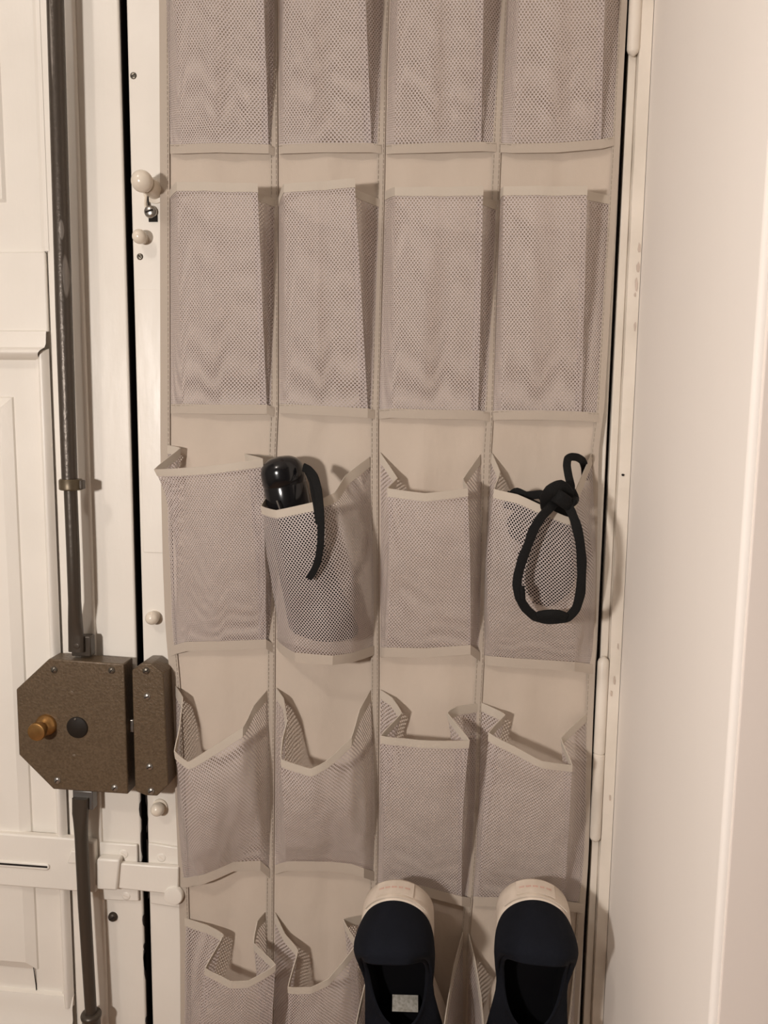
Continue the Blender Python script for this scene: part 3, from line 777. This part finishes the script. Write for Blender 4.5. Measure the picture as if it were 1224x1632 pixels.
MB().tube(pts, .0026, 10, flat=[(1, .3)]*n).build('wrist_strap', M_web, umb)
MB().tube([P(441, 798, .073), P(444, 806, .074), P(446, 812, .074)], .0008, 8).build('rib_tip', M_steel, umb)

# ================================================================== BLACK STRAP
stp = thing('webbing_strap', 'knotted black webbing strap with a long loop hanging out of a mesh pocket', 'strap', P(870, 985, .08))
lp = [(884, 800, .078), (874, 812, .084), (862, 825, .088), (850, 845, .089), (842, 867, .089), (833, 890, .089), (826, 915, .089), (824, 932, .089), (828, 952, .088), (838, 970, .086), (853, 983, .084), (868, 987, .083), (888, 987, .083), (905, 984, .083),
      (918, 970, .084), (925, 945, .085), (927, 915, .087), (927, 890, .088), (924, 862, .089), (918, 835, .088), (910, 815, .085), (901, 800, .080), (894, 790, .074)]
pts = smooth_path([P(*q) for q in lp]); n = len(pts)
MB().tube(pts, [.0046*(1+.14*noise.noise((i*.22, 0, 3))) for i in range(n)], 10, flat=[(1, .42+.15*sin(i*.35)) for i in range(n)]).build('long_loop', M_web, stp)
lp = [(858, 981, .083), (868, 979, .086), (880, 978, .087), (892, 979, .086), (902, 983, .083)]
pts = smooth_path([P(*q) for q in lp]); n = len(pts)
MB().tube(pts, .0042, 10, flat=[(1, .7)]*n).build('stitched_pad', M_web, stp)
lp = [(831, 934, .089), (832.5, 944, .090), (833, 954, .089)]
MB().tube(smooth_path([P(*q) for q in lp]), .0028, 10).build('stitched_pad', M_web, stp)
lp = [(909, 786, .066), (910, 775, .062), (906, 758, .056), (903.5, 742, .052), (905, 731, .049), (911, 728, .046), (920, 729, .040), (928, 734, .028), (932, 745, .016), (933, 765, .011)]
pts = smooth_path([P(*q) for q in lp]); n = len(pts)
MB().tube(pts, [.0040]*n, 10, flat=[(1, .4)]*n).build('short_loop', M_web, stp)
# knot: two crossed wraps
def blob(c, rx, ry, rz, seed, mt, name, parent, rough=.25, f=60):
    m = MB(); U, V = 28, 18; rows = []
    for j in range(V+1):
        th = pi*j/V; r = []
        for i in range(U):
            ph = 2*pi*i/U; d = Vector((sin(th)*cos(ph), sin(th)*sin(ph), cos(th)))
            k = 1 + rough*noise.noise(d*2.2+Vector((seed, 0, 0))) + rough*.6*noise.noise(d*5+Vector((0, seed, 0)))
            r.append(c + Vector((d.x*rx, d.y*ry, d.z*rz))*k)
        rows.append(r)
    m.grid(rows, closed=True); return m.build(name, mt, parent, angle=50)
lp = [(872, 812, .070), (871, 795, .080), (878, 782, .086), (893, 775, .084), (903, 785, .076), (903, 805, .068)]
pts = smooth_path([P(*q) for q in lp]); n = len(pts)
MB().tube(pts, .0064, 12, flat=[(1, .45)]*n).build('knot', M_web, stp)
lp = [(868, 797, .062), (880, 788, .078), (892, 793, .088), (905, 802, .084), (912, 795, .070), (905, 780, .062)]
pts = smooth_path([P(*q) for q in lp]); n = len(pts)
MB().tube(pts, .0068, 12, flat=[(1, .5)]*n).build('knot', M_web, stp)
blob(P(889, 793, .070), .0120, .010, .0095, 4, M_web, 'knot', stp, .2)
lp = [(818, 800, .040), (817, 788, .044), (824, 784, .047), (838, 790, .05), (850, 789, .055), (862, 788, .060), (874, 792, .064)]
pts = smooth_path([P(*q) for q in lp]); n = len(pts)
MB().tube(pts, .0044, 10, flat=[(1, .45)]*n).build('tail', M_web, stp)
# the rest of the strap bunched up inside the pocket, behind the netting
rs = random.Random(11)
for j, (cx, cy, rx, ry) in enumerate(((882, 880, 30, 62), (892, 860, 26, 44), (868, 905, 34, 46), (852, 838, 34, 20))):
    lp = []
    for k in range(13):
        a = 2*pi*k/12 + j
        lp.append(P(cx+rx*cos(a), cy+ry*sin(a)*(1+.1*rs.uniform(-1, 1)), .022+.010*sin(a*2+j)+.006*(j % 3)))
    pts = smooth_path(lp, 4); n = len(pts)
    MB().tube(pts, .0080, 8, flat=[(1, .25)]*n).build('bunched_webbing', M_web, stp)
blob(P(880, 868, .028), .026, .010, .046, 9, M_web, 'bunched_webbing', stp, .5)
lp = [(806, 796, .030), (830, 803, .036), (856, 815, .040), (884, 832, .042), (906, 846, .038)]
pts = smooth_path([P(*q) for q in lp]); n = len(pts)
MB().tube(pts, .0095, 8, flat=[(1, .25)]*n).build('bunched_webbing', M_web, stp)

# ================================================================== SHOES
def shoe(name, label, heel_px, heel_d, lean, turn, mirror, tag):
    o0 = P(heel_px[0], heel_px[1], heel_d)
    el = Vector((sin(turn), sin(lean)*cos(turn), -cos(lean)*cos(turn))).normalized()     # heel to toe
    eh = Vector((0, -cos(lean), -sin(lean)))
    ew = el.cross(eh).normalized(); eh = ew.cross(el).normalized()
    if ew.x < 0: ew = -ew
    root = thing(name, label, 'shoe', o0, 'pair of navy slip-on shoes')
    def Q(l, w_, h): return o0 + el*l + ew*w_ + eh*h
    L = .272
    hwt = [(0, .0), (.004, .0145), (.012, .0265), (.024, .0342), (.038, .0368), (.055, .0362), (.08, .0335), (.105, .0300), (.13, .0305), (.155, .0365), (.19, .0440), (.22, .0425), (.245, .0350), (.26, .0250), (.268, .0140), (.272, 0)]
    N = 120
    def outline(grow=0):
        ls = [L*(.5-.5*cos(pi*k/(N//2))) for k in range(N//2+1)]
        right = [(l, .0368*math.sqrt(max(0, 1-(1-l/.038)**2)) if l < .038 else interp(hwt, l)) for l in ls]
        pts = right + [(l, -q) for l, q in reversed(right[1:-1])]
        c = .13; out = []
        for l, q in pts:
            k = 1+grow/.036
            out.append(((l-c)*(1+grow/.135)+c, q*k + mirror*.006*sin(pi*l/L)**2*(1 if l > .1 else 0)*0))
        return out
    O = outline()
    # rubber sole
    rows = []
    for h, g in ((0, -.004), (.001, -.001), (.004, .0012), (.012, .0018), (.026, .0016), (.0315, .0012), (.0325, .0002), (.0325, -.006)):
        rows.append([Q(l, q, h + .006*max(0, (l-.2)/.07)**2*(h < .01)) for l, q in outline(g)])
    sole = MB(); sole.grid(rows, closed=True)
    sole.f.append(tuple(range(len(O)))); sole.f.append(tuple(reversed(range(7*len(O), 8*len(O)))))
    so = sole.build('rubber_sole', M_rubber, root, angle=50)
    # heel patch with worn red print on the back of the sole
    def heelarc(s, h, g):
        # s in metres along the heel outline from its middle
        a = s/.034
        l = .034*(1-cos(a)); q = .034*sin(a)
        oo = outline(g)
        best = min(oo, key=lambda t: abs(math.atan2(t[1], .034-t[0])-a) + (9 if t[0] > .05 else 0))
        rr = math.hypot(best[1], .034-best[0])
        return Q(.034-rr*cos(a), rr*sin(a), h)
    hs = [-.019+.038*k/14 for k in range(15)]
    pt = MB().grid([[heelarc(s, h, .0026) for s in hs] for h in (.007, .012, .018, .025)]).build('heel_patch', M_rubber, so, solid=.0012, offset=0, angle=60)
    for h in (.011, .0165, .021):
        for s0, s1 in ((-.016, -.011), (-.0095, -.0045), (-.003, .002), (.004, .008), (.010, .015)):
            MB().grid([[heelarc(lerp(s0, s1, k/3), hh, .0034) for k in range(4)] for hh in (h-.0014, h+.0012)]).build('worn_print', M_print, so) if h == .0165 else None
    rows = [[heelarc(s, h, .0027) for s in [-.034+.068*k/20 for k in range(21)]] for h in (.0285, .0305)]
    MB().grid(rows).build('foxing_stripe', M_rubber, so, solid=.001, offset=0)
    # upper: loft from the sole outline to the collar opening
    def collar(k):
        l, q = O[k]
        t = 2*pi*k/len(O)                       # 0 at the heel, pi at the toe
        c = cos(t)
        cl = .074 - .062*c                      # .010 at the heel .. .126 at the front
        cwid = lerp(.0385, .029, (1-c)/2)*abs(sin(t))**lerp(.50, .85, (1-c)/2)*(1 if sin(t) >= 0 else -1)
        hh = .056 + .041*max(0, c)**2.0 + .012*max(0, -c)**1.5
        return cl, cwid, hh
    n = len(O); K = 14; rows = []
    for j in range(K+1):
        v = j/K; r = []
        for k in range(n):
            l, q = O[k]; cl, cw, ch = collar(k)
            toe = max(0, -cos(2*pi*k/n))
            f = v**lerp(2.0, 1.15, toe); g_ = sin(v*pi/2)**lerp(1.05, .8, toe)
            bulge = .0062*sin(pi*v)**.8*(1-toe)
            rr = math.hypot(l-.13, q) or 1
            r.append(Q(lerp(l, cl, f) + bulge*(l-.13)/rr*.6, lerp(q*.985, cw, f) + bulge*(q/.036), .030 + (ch-.030)*g_))
        rows.append(r)
    # rolled collar edge then lining down to the insole
    for dv, dh in ((.0012, .0014), (.0030, .0016), (.0046, .0002)):
        r = []
        for k in range(n):
            cl, cw, ch = collar(k); c0 = .074
            rr = math.hypot(cl-c0, cw) or 1
            r.append(Q(cl-(cl-c0)/rr*dv, cw-cw/rr*dv, ch+dh))
        rows.append(r)
    MB().grid([list(reversed(r)) for r in rows], closed=True).build('canvas_upper', M_navy, root, angle=70)
    lin = [rows[-1]]
    for v in (.25, .5, .75, 1):
        r = []
        for k in range(n):
            l, q = O[k]; cl, cw, ch = collar(k); c0 = .074
            rr = math.hypot(cl-c0, cw) or 1
            cl2, cw2 = cl-(cl-c0)/rr*.0046, cw-cw/rr*.0046
            il, iq = .13+(l-.13)*.93, q*.84
            f = v**.6
            r.append(Q(lerp(cl2, il, f), lerp(cw2, iq, f), lerp(ch, .036, v)))
        lin.append(r)
    m = MB(); m.grid([list(reversed(r)) for r in lin], closed=True); m.build('lining', M_lining, root, angle=70)
    m = MB(); m.add([Q(.13+(l-.13)*.95, q*.88, .0345) for l, q in O], [tuple(reversed(range(n)))]); m.build('insole', M_lining, root, smooth=False)
    if tag:
        c = tag
        rows = [[Q(c+.010*v, lerp(-.014, .014, k/6)+.003, .0375+.012*v) for k in range(7)] for v in (0, .33, .66, 1)]
        MB().grid(rows).build('size_tag', M_tag, root, solid=.0008, offset=0)
    return root
shoe('slip_on_shoe', 'left navy canvas shoe with white rubber sole and pale size tag inside', (632, 1399), .058, radians(11), radians(4.5), -1, .122)
shoe('slip_on_shoe', 'right navy canvas shoe with white rubber sole beside the door jamb, no tag showing', (852, 1398), .058, radians(10.5), radians(-1.5), 1, None)
